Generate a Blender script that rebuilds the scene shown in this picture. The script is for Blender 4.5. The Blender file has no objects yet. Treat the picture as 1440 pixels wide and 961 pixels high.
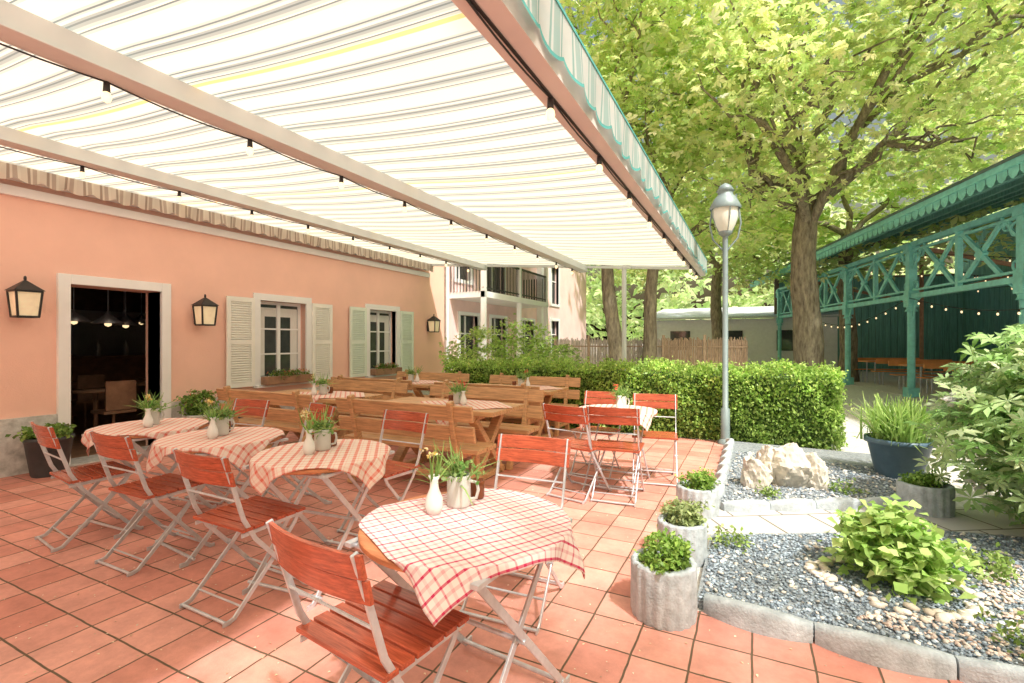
import bpy, math, random
import numpy as np
from mathutils import Vector, Matrix, noise
random.seed(7); rng=np.random.default_rng(7)
sc=bpy.context.scene
sc.view_settings.view_transform='Standard'; sc.view_settings.look='None'; sc.view_settings.exposure=0
R=math.radians
# ---------------------------------------------------------------- materials
def nt(name):
    m=bpy.data.materials.new(name); m.use_nodes=True
    t=m.node_tree; t.nodes.clear(); o=t.nodes.new('ShaderNodeOutputMaterial')
    return m,t,o
def N(t,typ,**k):
    n=t.nodes.new(typ)
    for a,b in k.items(): setattr(n,a,b)
    return n
def L(t,a,b): t.links.new(a,b)
def c4(c): return (c[0],c[1],c[2],1)
def mathn(t,op,a,b=None,c=None):
    n=t.nodes.new('ShaderNodeMath'); n.operation=op
    for i,v in enumerate((a,b,c)):
        if v is None: continue
        if isinstance(v,(int,float)): n.inputs[i].default_value=v
        else: t.links.new(v,n.inputs[i])
    return n.outputs[0]
def mixc(t,f,a,b):
    n=t.nodes.new('ShaderNodeMix'); n.data_type='RGBA'
    for s,v in ((n.inputs[0],f),(n.inputs[6],a),(n.inputs[7],b)):
        if isinstance(v,(int,float)): s.default_value=v
        elif isinstance(v,tuple): s.default_value=c4(v)
        else: t.links.new(v,s)
    return n.outputs[2]
def mat(name,col,rough=.6,metal=0,var=.15,vs=6,bump=0,bs=60,spec=.4,emis=None,es=0,stretch=None,col2=None):
    m,t,o=nt(name)
    p=N(t,'ShaderNodeBsdfPrincipled'); p.inputs['Roughness'].default_value=rough; p.inputs['Metallic'].default_value=metal
    p.inputs['Specular IOR Level'].default_value=spec
    tc=N(t,'ShaderNodeTexCoord'); v=tc.outputs['Object']
    if stretch:
        mp=N(t,'ShaderNodeMapping'); mp.inputs['Scale'].default_value=stretch; L(t,v,mp.inputs[0]); v=mp.outputs[0]
    n=N(t,'ShaderNodeTexNoise'); n.inputs['Scale'].default_value=vs; n.inputs['Detail'].default_value=4; n.inputs['Roughness'].default_value=.65
    L(t,v,n.inputs['Vector'])
    r=N(t,'ShaderNodeMapRange'); r.inputs[1].default_value=.3; r.inputs[2].default_value=.7; L(t,n.outputs[0],r.inputs[0])
    a=tuple(max(0,x*(1-var)) for x in col); b=col2 if col2 else tuple(min(1,x*(1+var)) for x in col)
    L(t,mixc(t,r.outputs[0],a,b),p.inputs['Base Color'])
    if bump:
        n2=N(t,'ShaderNodeTexNoise'); n2.inputs['Scale'].default_value=bs; n2.inputs['Detail'].default_value=2; L(t,v,n2.inputs['Vector'])
        bm=N(t,'ShaderNodeBump'); bm.inputs['Strength'].default_value=bump; bm.inputs['Distance'].default_value=.01
        L(t,n2.outputs[0],bm.inputs['Height']); L(t,bm.outputs[0],p.inputs['Normal'])
    if emis:
        p.inputs['Emission Color'].default_value=c4(emis); p.inputs['Emission Strength'].default_value=es
        try: m.cycles.emission_sampling='NONE'
        except Exception: pass
    L(t,p.outputs[0],o.inputs[0]); return m
def leafmat(name,tr=.5,rough=.5,gain=1.0):
    m,t,o=nt(name)
    a=N(t,'ShaderNodeAttribute'); a.attribute_name='Col'
    p=N(t,'ShaderNodeBsdfPrincipled'); p.inputs['Roughness'].default_value=rough; p.inputs['Specular IOR Level'].default_value=.3
    L(t,a.outputs[0],p.inputs['Base Color'])
    d=N(t,'ShaderNodeBsdfTranslucent'); L(t,a.outputs[0],d.inputs[0])
    mx=N(t,'ShaderNodeMixShader'); mx.inputs[0].default_value=tr
    L(t,p.outputs[0],mx.inputs[1]); L(t,d.outputs[0],mx.inputs[2]); L(t,mx.outputs[0],o.inputs[0]); return m
def attrmat(name,rough=.8):
    m,t,o=nt(name)
    a=N(t,'ShaderNodeAttribute'); a.attribute_name='Col'
    p=N(t,'ShaderNodeBsdfPrincipled'); p.inputs['Roughness'].default_value=rough
    L(t,a.outputs[0],p.inputs['Base Color']); L(t,p.outputs[0],o.inputs[0]); return m
M={}
M['plaster']=mat('salmon_plaster',(.93,.585,.475),.85,var=.05,vs=1.2,bump=.25,bs=90,spec=.2)
M['plaster2']=mat('pale_pink_plaster',(.90,.66,.64),.85,var=.08,vs=1.5,bump=.2,bs=70,spec=.2)
M['stone']=mat('stone_base',(.60,.59,.57),.9,var=.3,vs=9,bump=.6,bs=30)
M['white']=mat('white_paint',(.88,.89,.89),.5,var=.03,vs=3)
M['cream']=mat('cream_shutter_paint',(.90,.90,.84),.55,var=.04,vs=3)
M['shgreen']=mat('pale_green_paint',(.78,.87,.78),.55,var=.05,vs=3)
M['glass']=mat('window_glass',(.06,.07,.07),.05,var=.2,spec=.9)
M['curtain']=mat('white_curtain',(.75,.75,.72),.9,var=.1,vs=30,stretch=(1,6,.2))
M['dark']=mat('interior_dark',(.26,.19,.15),.8,var=.3)
M['darkwood']=mat('interior_wood',(.32,.18,.11),.5,var=.3)
M['redwood']=mat('red_lacquered_wood',(.41,.085,.04),.24,var=.42,vs=5,stretch=(1.5,22,22),spec=.6)
M['steel']=mat('galvanised_steel',(.60,.64,.68),.42,metal=.6,var=.15,vs=14)
M['oak']=mat('varnished_brown_wood',(.56,.33,.17),.38,var=.35,vs=4,stretch=(1,14,14),bump=.15,bs=12)
M['table']=mat('table_top_wood',(.52,.20,.09),.4,var=.3,vs=4,stretch=(1,14,14))
M['alu']=mat('grey_white_aluminium',(.68,.71,.70),.45,var=.05,vs=2)
M['alup']=mat('pink_grey_aluminium',(.66,.62,.60),.45,var=.06,vs=2)
M['black']=mat('black_iron',(.03,.03,.03),.45,var=.2)
M['teal']=mat('teal_paint',(.24,.66,.62),.45,var=.18,vs=5)
M['teald']=mat('dark_green_boards',(.18,.42,.38),.6,var=.3,vs=3,stretch=(8,8,.5))
M['roofu']=mat('dark_roof_boards',(.11,.18,.17),.7,var=.3,vs=3)
M['bulb']=mat('bulb_glass',(1,.85,.6),.3,emis=(1,.72,.38),es=1.5)
M['lampglow']=mat('lantern_glass',(.85,.76,.58),.2,emis=(1,.72,.36),es=.2)
M['ceramic']=mat('white_ceramic',(.80,.80,.78),.2,var=.03)
M['stoneware']=mat('grey_stoneware',(.60,.60,.57),.3,var=.1)
M['amber']=mat('amber_glass',(.20,.06,.025),.15,var=.3)
M['concrete']=mat('grey_concrete',(.44,.49,.52),.9,var=.25,vs=14,bump=.5,bs=80)
M['bluepot']=mat('blue_grey_pot',(.10,.17,.23),.4,var=.15)
M['blackpot']=mat('anthracite_pot',(.06,.065,.07),.5,var=.2)
M['soil']=mat('soil',(.08,.055,.035),.95,var=.4,vs=30,bump=.6)
M['rock']=mat('pale_limestone',(.66,.61,.53),.9,var=.3,vs=7,bump=.9,bs=18)
M['bark']=mat('tree_bark',(.20,.16,.12),.95,var=.5,vs=5,stretch=(3,3,.8),bump=1,bs=14,col2=(.36,.32,.22))
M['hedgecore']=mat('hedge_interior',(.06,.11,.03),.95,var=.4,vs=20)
M['orange']=mat('orange_bench_wood',(.75,.3,.1),.4,var=.15,vs=4)
M['wicker']=mat('reed',(.58,.52,.45),.9,var=.45,vs=9,stretch=(9,9,1),bump=.6,bs=40)
M['wickerd']=mat('dark_reed',(.46,.34,.24),.9,var=.45,vs=9,stretch=(9,9,1),bump=.6,bs=40)
M['lampgrey']=mat('lamp_grey_green',(.24,.31,.32),.45,metal=.2,var=.12)
M['frost']=mat('frosted_glass',(.80,.82,.74),.2,var=.05)
M['haze']=mat('pale_render',(.80,.82,.82),.8,var=.06)
M['greyroof']=mat('grey_sheet_roof',(.54,.58,.60),.7,var=.15,stretch=(4,.3,1))
M['rooft']=mat('roof_tiles',(.30,.14,.09),.8,var=.25,vs=8)
M['leaf']=leafmat('tree_leaf',.58)
M['leafs']=leafmat('shrub_leaf',.4,.4)
M['petal']=attrmat('petals')
M['pebble']=attrmat('pebbles',.85)
m,t,o=nt('red_paving'); tc=N(t,'ShaderNodeTexCoord')
nw=N(t,'ShaderNodeTexNoise'); nw.inputs['Scale'].default_value=5; nw.inputs['Detail'].default_value=2; L(t,tc.outputs['Object'],nw.inputs['Vector'])
va=N(t,'ShaderNodeVectorMath',operation='MULTIPLY_ADD'); L(t,nw.outputs['Color'],va.inputs[0]); va.inputs[1].default_value=(.014,.014,0); L(t,tc.outputs['Object'],va.inputs[2])
br=N(t,'ShaderNodeTexBrick',offset=0.0,squash=1.0); br.inputs['Scale'].default_value=1; br.inputs['Brick Width'].default_value=.25; br.inputs['Row Height'].default_value=.25
br.inputs['Mortar Size'].default_value=.0055; br.inputs['Mortar Smooth'].default_value=.3; br.inputs['Bias'].default_value=0
br.inputs['Color1'].default_value=c4((.62,.245,.185)); br.inputs['Color2'].default_value=c4((.77,.38,.305)); br.inputs['Mortar'].default_value=c4((.14,.095,.055))
L(t,va.outputs[0],br.inputs['Vector'])
n=N(t,'ShaderNodeTexNoise'); n.inputs['Scale'].default_value=2.2; n.inputs['Detail'].default_value=7; n.inputs['Roughness'].default_value=.75; L(t,tc.outputs['Object'],n.inputs['Vector'])
rr=N(t,'ShaderNodeMapRange'); rr.inputs[1].default_value=.35; rr.inputs[2].default_value=.72; L(t,n.outputs[0],rr.inputs[0])
n3=N(t,'ShaderNodeTexNoise'); n3.inputs['Scale'].default_value=160; L(t,tc.outputs['Object'],n3.inputs['Vector'])
sp=N(t,'ShaderNodeMix',data_type='RGBA',blend_type='MULTIPLY'); sp.inputs[0].default_value=.9
L(t,br.outputs['Color'],sp.inputs[6])
rv=N(t,'ShaderNodeMapRange'); rv.inputs[3].default_value=.68; rv.inputs[4].default_value=1.2; L(t,rr.outputs[0],rv.inputs[0])
cmb=N(t,'ShaderNodeCombineColor')
for i in range(3): L(t,rv.outputs[0],cmb.inputs[i])
L(t,cmb.outputs[0],sp.inputs[7])
p=N(t,'ShaderNodeBsdfPrincipled'); p.inputs['Roughness'].default_value=.7
L(t,sp.outputs[2],p.inputs['Base Color'])
hh=mathn(t,'ADD',mathn(t,'MULTIPLY',br.outputs['Fac'],-1.0),mathn(t,'MULTIPLY',n3.outputs[0],.25))
bm=N(t,'ShaderNodeBump'); bm.inputs['Strength'].default_value=.7; bm.inputs['Distance'].default_value=.006; L(t,hh,bm.inputs['Height']); L(t,bm.outputs[0],p.inputs['Normal'])
L(t,p.outputs[0],o.inputs[0]); M['tile']=m
def gravel(name,ca,cb,scale):
    m,t,o=nt(name); tc=N(t,'ShaderNodeTexCoord'); v=N(t,'ShaderNodeTexVoronoi'); v.inputs['Scale'].default_value=scale; L(t,tc.outputs['Object'],v.inputs['Vector'])
    s=N(t,'ShaderNodeSeparateColor'); L(t,v.outputs['Color'],s.inputs[0])
    n=N(t,'ShaderNodeTexNoise'); n.inputs['Scale'].default_value=.8; n.inputs['Detail'].default_value=3; L(t,tc.outputs['Object'],n.inputs['Vector'])
    c=mixc(t,s.outputs[0],ca,cb); c=mixc(t,mathn(t,'MULTIPLY',n.outputs[0],.35),c,(.45,.42,.34))
    p=N(t,'ShaderNodeBsdfPrincipled'); p.inputs['Roughness'].default_value=.9; L(t,c,p.inputs['Base Color'])
    bm=N(t,'ShaderNodeBump'); bm.inputs['Strength'].default_value=.8; bm.inputs['Distance'].default_value=.01; bm.invert=True; L(t,v.outputs['Distance'],bm.inputs['Height']); L(t,bm.outputs[0],p.inputs['Normal'])
    L(t,p.outputs[0],o.inputs[0]); return m
M['gravel']=gravel('pale_gravel',(.60,.58,.54),(.80,.79,.75),45)
M['slate']=gravel('slate_gravel',(.12,.15,.18),(.34,.40,.45),70)
m,t,o=nt('path_slabs'); tc=N(t,'ShaderNodeTexCoord'); mp=N(t,'ShaderNodeMapping'); mp.inputs['Rotation'].default_value=(0,0,R(-31)); L(t,tc.outputs['Object'],mp.inputs[0])
br=N(t,'ShaderNodeTexBrick',offset=.5); br.inputs['Scale'].default_value=1; br.inputs['Brick Width'].default_value=.42; br.inputs['Row Height'].default_value=.42; br.inputs['Mortar Size'].default_value=.008
br.inputs['Color1'].default_value=c4((.50,.48,.46)); br.inputs['Color2'].default_value=c4((.62,.60,.57)); br.inputs['Mortar'].default_value=c4((.16,.14,.11)); L(t,mp.outputs[0],br.inputs['Vector'])
p=N(t,'ShaderNodeBsdfPrincipled'); p.inputs['Roughness'].default_value=.85; L(t,br.outputs['Color'],p.inputs['Base Color']); L(t,p.outputs[0],o.inputs[0]); M['slab']=m
def ramp_mat(name,axis,period,stops,tr,second=None):
    m,t,o=nt(name); tc=N(t,'ShaderNodeTexCoord'); s=N(t,'ShaderNodeSeparateXYZ'); L(t,tc.outputs['Object'],s.inputs[0])
    f=mathn(t,'FRACT',mathn(t,'DIVIDE',s.outputs[axis],period))
    r=N(t,'ShaderNodeValToRGB'); r.color_ramp.interpolation='CONSTANT'; els=r.color_ramp.elements
    els[0].position=0; els[0].color=c4(stops[0][1]); els.remove(els[1])
    for q,c in stops[1:]:
        e=els.new(q); e.color=c4(c)
    L(t,f,r.inputs[0]); col=r.outputs[0]
    if second:
        per,off,w,cc=second
        g=mathn(t,'FRACT',mathn(t,'DIVIDE',mathn(t,'ADD',s.outputs[axis],off),per)); col=mixc(t,mathn(t,'LESS_THAN',g,w),col,cc)
    n=N(t,'ShaderNodeTexNoise'); n.inputs['Scale'].default_value=1.3; n.inputs['Detail'].default_value=3; L(t,tc.outputs['Object'],n.inputs['Vector'])
    col=mixc(t,mathn(t,'MULTIPLY',n.outputs[0],.3),col,(.60,.59,.53))
    d=N(t,'ShaderNodeBsdfDiffuse'); L(t,col,d.inputs[0]); q=N(t,'ShaderNodeBsdfTranslucent'); L(t,col,q.inputs[0])
    mx=N(t,'ShaderNodeMixShader'); mx.inputs[0].default_value=tr; L(t,d.outputs[0],mx.inputs[1]); L(t,q.outputs[0],mx.inputs[2]); L(t,mx.outputs[0],o.inputs[0]); return m
CR=(.84,.81,.71); GR=(.36,.39,.38); DG=(.15,.18,.19); LG=(.56,.58,.54)
M['awning']=ramp_mat('striped_awning_fabric',1,.26,[(0,CR),(.30,LG),(.35,DG),(.385,LG),(.42,CR),(.48,GR),(.53,DG),(.57,GR),(.64,LG),(.70,CR),(.74,DG),(.77,LG),(.83,CR)],.6,(2.08,.3,.015,(.92,.62,.24)))
M['val']=ramp_mat('teal_striped_valance',1,.26,[(0,(.80,.85,.84)),(.35,(.34,.56,.54)),(.42,(.80,.85,.84)),(.5,(.46,.64,.62)),(.78,(.8,.85,.84)),(.84,(.28,.52,.5)),(.9,(.8,.85,.84))],.5)
M['valw']=ramp_mat('brown_striped_valance',1,.16,[(0,(.72,.64,.55)),(.35,(.36,.27,.22)),(.5,(.72,.64,.55)),(.62,(.48,.38,.32)),(.85,(.76,.70,.60))],.3)
M['valedge']=mat('teal_binding',(.10,.38,.36),.7)
def cloth_mat(name,base,line,per,w,w2,st):
    m,t,o=nt(name); uv=N(t,'ShaderNodeUVMap'); uv.uv_map='UVMap'; s=N(t,'ShaderNodeSeparateXYZ'); L(t,uv.outputs[0],s.inputs[0])
    def st_(ax,k):
        f=mathn(t,'FRACT',mathn(t,'DIVIDE',s.outputs[ax],per))
        a=mathn(t,'LESS_THAN',f,w*k); b=mathn(t,'MULTIPLY',mathn(t,'LESS_THAN',mathn(t,'ABSOLUTE',mathn(t,'SUBTRACT',f,.55)),w2),.35)
        return mathn(t,'MAXIMUM',a,b)
    k=mathn(t,'MULTIPLY',mathn(t,'MULTIPLY',mathn(t,'ADD',mathn(t,'MULTIPLY',st_(0,1),1.25),mathn(t,'MULTIPLY',st_(1,.8),.8)),.5),st); k=mathn(t,'MINIMUM',k,1.0)
    col=mixc(t,k,base,line)
    d=N(t,'ShaderNodeBsdfPrincipled'); d.inputs['Roughness'].default_value=.9; d.inputs['Specular IOR Level'].default_value=.1; L(t,col,d.inputs['Base Color'])
    n=N(t,'ShaderNodeTexNoise'); n.inputs['Scale'].default_value=9; n.inputs['Detail'].default_value=3; L(t,uv.outputs[0],n.inputs['Vector'])
    bm=N(t,'ShaderNodeBump'); bm.inputs['Strength'].default_value=.45; bm.inputs['Distance'].default_value=.02; L(t,n.outputs[0],bm.inputs['Height']); L(t,bm.outputs[0],d.inputs['Normal'])
    L(t,d.outputs[0],o.inputs[0]); return m
M['clothr']=cloth_mat('red_check_cloth',(.76,.67,.65),(.52,.03,.10),.062,.14,.09,1.3)
M['clotho']=cloth_mat('orange_check_cloth',(.80,.68,.61),(.70,.14,.10),.06,.32,.04,.9)
# ---------------------------------------------------------------- mesh builder
class MB:
    def __init__(s): s.v=[];s.f=[];s.m=[];s.s=[]
    def add(s,vs,fs,mi=0,sm=False):
        b=len(s.v); s.v+= [tuple(x) for x in vs]; s.f+=[tuple(b+i for i in f) for f in fs]; s.m+=[mi]*len(fs); s.s+=[sm]*len(fs)
    def box(s,c,d,mi=0,rot=None):
        x,y,z=d[0]/2,d[1]/2,d[2]/2
        vs=[Vector((a*x,b*y,e*z)) for a in(-1,1) for b in(-1,1) for e in(-1,1)]
        if rot is not None: vs=[rot@v for v in vs]
        vs=[v+Vector(c) for v in vs]
        s.add(vs,[(0,1,3,2),(4,6,7,5),(0,4,5,1),(2,3,7,6),(0,2,6,4),(1,5,7,3)],mi)
    def bx(s,x0,x1,y0,y1,z0,z1,mi=0): s.box(((x0+x1)/2,(y0+y1)/2,(z0+z1)/2),(abs(x1-x0),abs(y1-y0),abs(z1-z0)),mi)
    def beam(s,p0,p1,w,h,mi=0,up=(0,0,1)):
        p0=Vector(p0);p1=Vector(p1); d=(p1-p0); l=d.length; d.normalize(); u=Vector(up)
        if abs(d.dot(u))>.99: u=Vector((1,0,0))
        x=d.cross(u).normalized(); z=x.cross(d)
        rot=Matrix((x,d,z)).transposed(); s.box((p0+p1)/2,(w,l,h),mi,rot)
    def tube(s,pts,r,mi=0,n=8,sm=True):
        pts=[Vector(p) for p in pts]; k=len(pts); rs=r if isinstance(r,(list,tuple)) else [r]*k
        vs=[];fs=[]; pr=None
        for i,p in enumerate(pts):
            d=(pts[min(i+1,k-1)]-pts[max(i-1,0)]).normalized()
            if pr is None:
                u=Vector((0,0,1)) if abs(d.z)<.9 else Vector((1,0,0)); pr=d.cross(u).normalized()
            else: pr=(pr-d*pr.dot(d)).normalized()
            q=d.cross(pr)
            for j in range(n):
                a=2*math.pi*j/n; vs.append(p+(pr*math.cos(a)+q*math.sin(a))*rs[i])
        for i in range(k-1):
            for j in range(n): fs.append((i*n+j,i*n+(j+1)%n,(i+1)*n+(j+1)%n,(i+1)*n+j))
        s.add(vs,fs,mi,sm); s.add(vs[:n],[tuple(range(n))[::-1]],mi); s.add(vs[-n:],[tuple(range(n))],mi)
    def strap(s,pts,w,t,mi=0):
        pts=[Vector(p) for p in pts]; k=len(pts); vs=[];fs=[]
        for i,p in enumerate(pts):
            d=(pts[min(i+1,k-1)]-pts[max(i-1,0)]); d.x=0; d.normalize(); nn=Vector((0,-d.z,d.y))
            for a,b in((-1,-1),(1,-1),(1,1),(-1,1)): vs.append(p+Vector((a*t/2,0,0))+nn*(b*w/2))
        for i in range(k-1):
            for j in range(4): fs.append((i*4+j,i*4+(j+1)%4,(i+1)*4+(j+1)%4,(i+1)*4+j))
        fs+=[(3,2,1,0),tuple((k-1)*4+j for j in range(4))]; s.add(vs,fs,mi)
    def lathe(s,prof,c=(0,0,0),mi=0,n=24,sm=True,mod=None):
        vs=[];fs=[]
        for r,z in prof:
            for j in range(n):
                a=2*math.pi*j/n; rr=r*(mod(a) if mod else 1); vs.append((c[0]+rr*math.cos(a),c[1]+rr*math.sin(a),c[2]+z))
        k=len(prof)
        for i in range(k-1):
            for j in range(n): fs.append((i*n+j,i*n+(j+1)%n,(i+1)*n+(j+1)%n,(i+1)*n+j))
        s.add(vs,fs,mi,sm)
    def prism(s,pts,z0,z1,mi=0):
        n=len(pts); vs=[(x,y,z0) for x,y in pts]+[(x,y,z1) for x,y in pts]
        s.add(vs,[tuple(range(n))[::-1],tuple(range(n,2*n))]+[(i,(i+1)%n,n+(i+1)%n,n+i) for i in range(n)],mi)
    def mesh(s,name,mats):
        me=bpy.data.meshes.new(name); me.from_pydata(s.v,[],s.f)
        for x in mats: me.materials.append(M[x] if isinstance(x,str) else x)
        me.polygons.foreach_set('material_index',s.m); me.polygons.foreach_set('use_smooth',s.s); me.update(); return me
def obj(name,me,loc=(0,0,0),rz=0,parent=None,bevel=0,scale=None):
    if isinstance(me,tuple): me=me[0].mesh(name,me[1])
    ob=bpy.data.objects.new(name,me); sc.collection.objects.link(ob); ob.location=loc; ob.rotation_euler=(0,0,rz)
    if scale: ob.scale=scale
    if parent: ob.parent=parent
    if bevel:
        b=ob.modifiers.new('b','BEVEL'); b.width=bevel; b.segments=2; b.limit_method='ANGLE'; b.angle_limit=R(40)
    return ob
def empty(name,loc=(0,0,0),rz=0):
    e=bpy.data.objects.new(name,None); sc.collection.objects.link(e); e.location=loc; e.rotation_euler=(0,0,rz); return e
def scatter(name,bv,bf,Rm,loc,scl,col,mats,smooth=False,parent=None):
    bv=np.array(bv,float); n=len(loc); k=len(bv)
    V=np.einsum('nij,kj->nki',Rm,bv)*scl[:,None,None]+loc[:,None,:]
    V=V.reshape(-1,3); bf=np.array(bf); fn=bf.shape[1]
    F=(bf[None]+ (np.arange(n)*k)[:,None,None]).reshape(-1,fn)
    me=bpy.data.meshes.new(name); me.vertices.add(len(V)); me.vertices.foreach_set('co',V.ravel())
    me.loops.add(F.size); me.loops.foreach_set('vertex_index',F.ravel().astype(np.int32))
    me.polygons.add(len(F)); me.polygons.foreach_set('loop_start',np.arange(0,F.size,fn,dtype=np.int32))
    if smooth: me.polygons.foreach_set('use_smooth',np.ones(len(F),bool))
    me.update(calc_edges=True)
    a=me.color_attributes.new('Col','FLOAT_COLOR','POINT'); C=np.ones((n,k,4)); C[:,:,:3]=col[:,None,:]; a.data.foreach_set('color',C.ravel())
    me.materials.append(M[mats]); ob=bpy.data.objects.new(name,me); sc.collection.objects.link(ob)
    if parent: ob.parent=parent
    return ob
def rotm(n,tilt=1.0,yaw=None):
    a=rng.uniform(0,2*math.pi,n) if yaw is None else yaw; b=rng.normal(0,tilt,n); c=rng.normal(0,tilt*.7,n)
    ca,sa,cb,sb,cc,s_=np.cos(a),np.sin(a),np.cos(b),np.sin(b),np.cos(c),np.sin(c); z=np.zeros(n); o=np.ones(n)
    Rz=np.stack([ca,-sa,z,sa,ca,z,z,z,o],1).reshape(n,3,3); Rx=np.stack([o,z,z,z,cb,-sb,z,sb,cb],1).reshape(n,3,3); Ry=np.stack([cc,z,s_,z,o,z,-s_,z,cc],1).reshape(n,3,3)
    return Rz@Rx@Ry
def leafshape(lf,w=.28):
    v=[];f=[]
    for a,l in lf:
        b=len(v); s,c=math.sin(a),math.cos(a)
        for x,y,z in((0,0,0),(w*l,.62*l,.06*l),(0,l,-.16*l),(-w*l,.62*l,.06*l)): v.append((x*c+y*s,-x*s+y*c,z))
        f.append((b,b+1,b+2,b+3))
    return v,f
PALM=leafshape([(-1.5,.7),(-.75,.95),(0,1.05),(.75,.95),(1.5,.7)],.20)
TRI=leafshape([(-1.1,.9),(0,1.05),(1.1,.9)],.27)
ONE=leafshape([(0,1)],.33)
WHORL=leafshape([(i*2*math.pi/7,1) for i in range(7)],.17)
BLADE=([(-.03,0,0),(.03,0,0),(.02,.1,.5),(-.02,.1,.5),(.004,.35,.9),(-.004,.35,.9)],[(0,1,2,3),(3,2,4,5)])
def cols(n,a,b,v=.18):
    k=rng.uniform(0,1,n)[:,None]; c=np.array(a)*(1-k)+np.array(b)*k; return np.clip(c*rng.normal(1,v,n)[:,None].clip(.5,1.6),0,1)
def cloud(name,blobs,ncl,per,cr,size,a,b,shape=PALM,m='leaf',tilt=.6,shell=.55,parent=None,flat=.55,v=.18):
    w=np.array([bb[3]*bb[4]*bb[5] for bb in blobs])**.8; w/=w.sum(); L_=[];C_=[]
    for bi,bb in enumerate(blobs):
        n=int(ncl*w[bi])+1; d=rng.normal(size=(n,3)); d/=np.linalg.norm(d,axis=1)[:,None]; r=rng.uniform(shell**3,1,n)**(1/3)*rng.normal(1,.09,n)
        cc=np.array(bb[:3])+d*r[:,None]*np.array(bb[3:6])
        bri=rng.normal(1,.12,n)
        q=np.repeat(cc,per,0)+rng.normal(size=(n*per,3))*cr*np.array([1,1,flat]); L_.append(q)
        C_.append(cols(n*per,a,b,v)*np.repeat(bri,per)[:,None].clip(.7,1.5))
    Lc=np.concatenate(L_); Cc=np.clip(np.concatenate(C_),0,.96); k=len(Lc)
    return scatter(name,shape[0],shape[1],rotm(k,tilt),Lc,rng.uniform(.7,1.25,k)*size,Cc,m,parent=parent)
# ---------------------------------------------------------------- camera / light
cam=bpy.data.cameras.new('camera'); co=bpy.data.objects.new('camera',cam); sc.collection.objects.link(co); sc.camera=co
cam.sensor_width=36; cam.lens=17; cam.clip_end=800; cam.clip_start=.05
co.location=(0,0,1.45); co.rotation_euler=(R(90),0,math.atan(.5))
el=R(55); S=Vector((.80*math.cos(el),-.60*math.cos(el),math.sin(el))).normalized()
sl=bpy.data.lights.new('sun','SUN'); sl.energy=5; sl.angle=R(2); sl.color=(1,.98,.95); so=bpy.data.objects.new('sun',sl); sc.collection.objects.link(so); so.rotation_euler=S.to_track_quat('Z','Y').to_euler()
w=bpy.data.worlds.new('World'); sc.world=w; w.use_nodes=True; t=w.node_tree; bg=t.nodes['Background']; bg.inputs[1].default_value=.15
sk=t.nodes.new('ShaderNodeTexSky'); sk.sky_type='NISHITA'; sk.sun_disc=False; sk.sun_elevation=el; sk.sun_rotation=math.atan2(S.x,S.y); sk.dust_density=10; sk.air_density=2.6; sk.ozone_density=.2
t.links.new(sk.outputs[0],bg.inputs[0])
# ---------------------------------------------------------------- ground
b=MB(); b.add([(-300,-300,0),(300,-300,0),(300,300,0),(-300,300,0)],[(0,1,2,3)]); obj('ground',(b,['gravel']))
b=MB(); b.add([(-7.2,-6,.004),(6,-6,.004),(6,2.77,.004),(-7.2,2.77,.004),(-.35,2.77,.004),(-.35,7.65,.004),(-7.2,7.65,.004)],[(0,1,2,4,3),(3,4,5,6)]); obj('terrace_paving',(b,['tile']))
b=MB(); b.prism([(-.35,3.8),(1.3,4.7),(3.5,5.3),(3.5,6.1),(1.35,5.35),(-.35,4.42)],0,.03); obj('garden_path',(b,['slab']))
b=MB(); b.prism([(-.28,2.8),(4.5,2.8),(4.5,5.3),(1.3,4.66),(-.28,3.8)],0,.045); obj('gravel_bed',(b,['slate']))
b=MB(); b.prism([(-.28,4.46),(1.2,5.3),(1.5,7.4),(-.28,7.5)],0,.045); obj('gravel_bed',(b,['slate']))
def ico():
    p=(1+5**.5)/2; v=[(-1,p,0),(1,p,0),(-1,-p,0),(1,-p,0),(0,-1,p),(0,1,p),(0,-1,-p),(0,1,-p),(p,0,-1),(p,0,1),(-p,0,-1),(-p,0,1)]
    f=[(0,11,5),(0,5,1),(0,1,7),(0,7,10),(0,10,11),(1,5,9),(5,11,4),(11,10,2),(10,7,6),(7,1,8),(3,9,4),(3,4,2),(3,2,6),(3,6,8),(3,8,9),(4,9,5),(2,4,11),(6,2,10),(8,6,7),(9,8,1)]
    v=np.array(v)/math.sqrt(1+p*p); v[:,2]*=.55; v[:,0]*=1.3; return v,f
IV,IF=ico()
def inpoly(P,poly):
    x,y=P[:,0],P[:,1]; r=np.zeros(len(P),bool); n=len(poly)
    for i in range(n):
        x0,y0=poly[i];x1,y1=poly[(i+1)%n]
        c=((y0>y)!=(y1>y))&(x<(x1-x0)*(y-y0)/(y1-y0+1e-9)+x0); r^=c
    return r
def pebbles(name,poly,dens,ca,cb,r,z):
    P=np.array(poly); lo=P.min(0);hi=P.max(0); n=int(dens*(hi-lo).prod()); q=rng.uniform(lo,hi,(n,2)); q=q[inpoly(q,poly)]; n=len(q)
    scatter(name,IV,IF,rotm(n,.4),np.column_stack([q,np.full(n,z)+rng.uniform(0,.008,n)]),rng.uniform(.4,1.5,n)*r,cols(n,ca,cb,.25),'pebble')
BED=[(-.26,2.82),(1.9,2.82),(1.9,4.75),(1.3,4.62),(-.26,3.78)]; BED2=[(-.26,4.5),(1.15,5.3),(1.4,6.6),(-.2,6.8)]
pebbles('slate_pebbles',BED,4200,(.13,.17,.21),(.42,.50,.57),.0078,.047)
pebbles('slate_pebbles',BED2,1400,(.15,.19,.23),(.48,.54,.59),.010,.047)
pebbles('pale_pebbles',BED,170,(.60,.55,.48),(.84,.80,.74),.011,.052)
pebbles('pale_pebbles',BED2,160,(.60,.55,.48),(.84,.80,.74),.013,.052)
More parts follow.
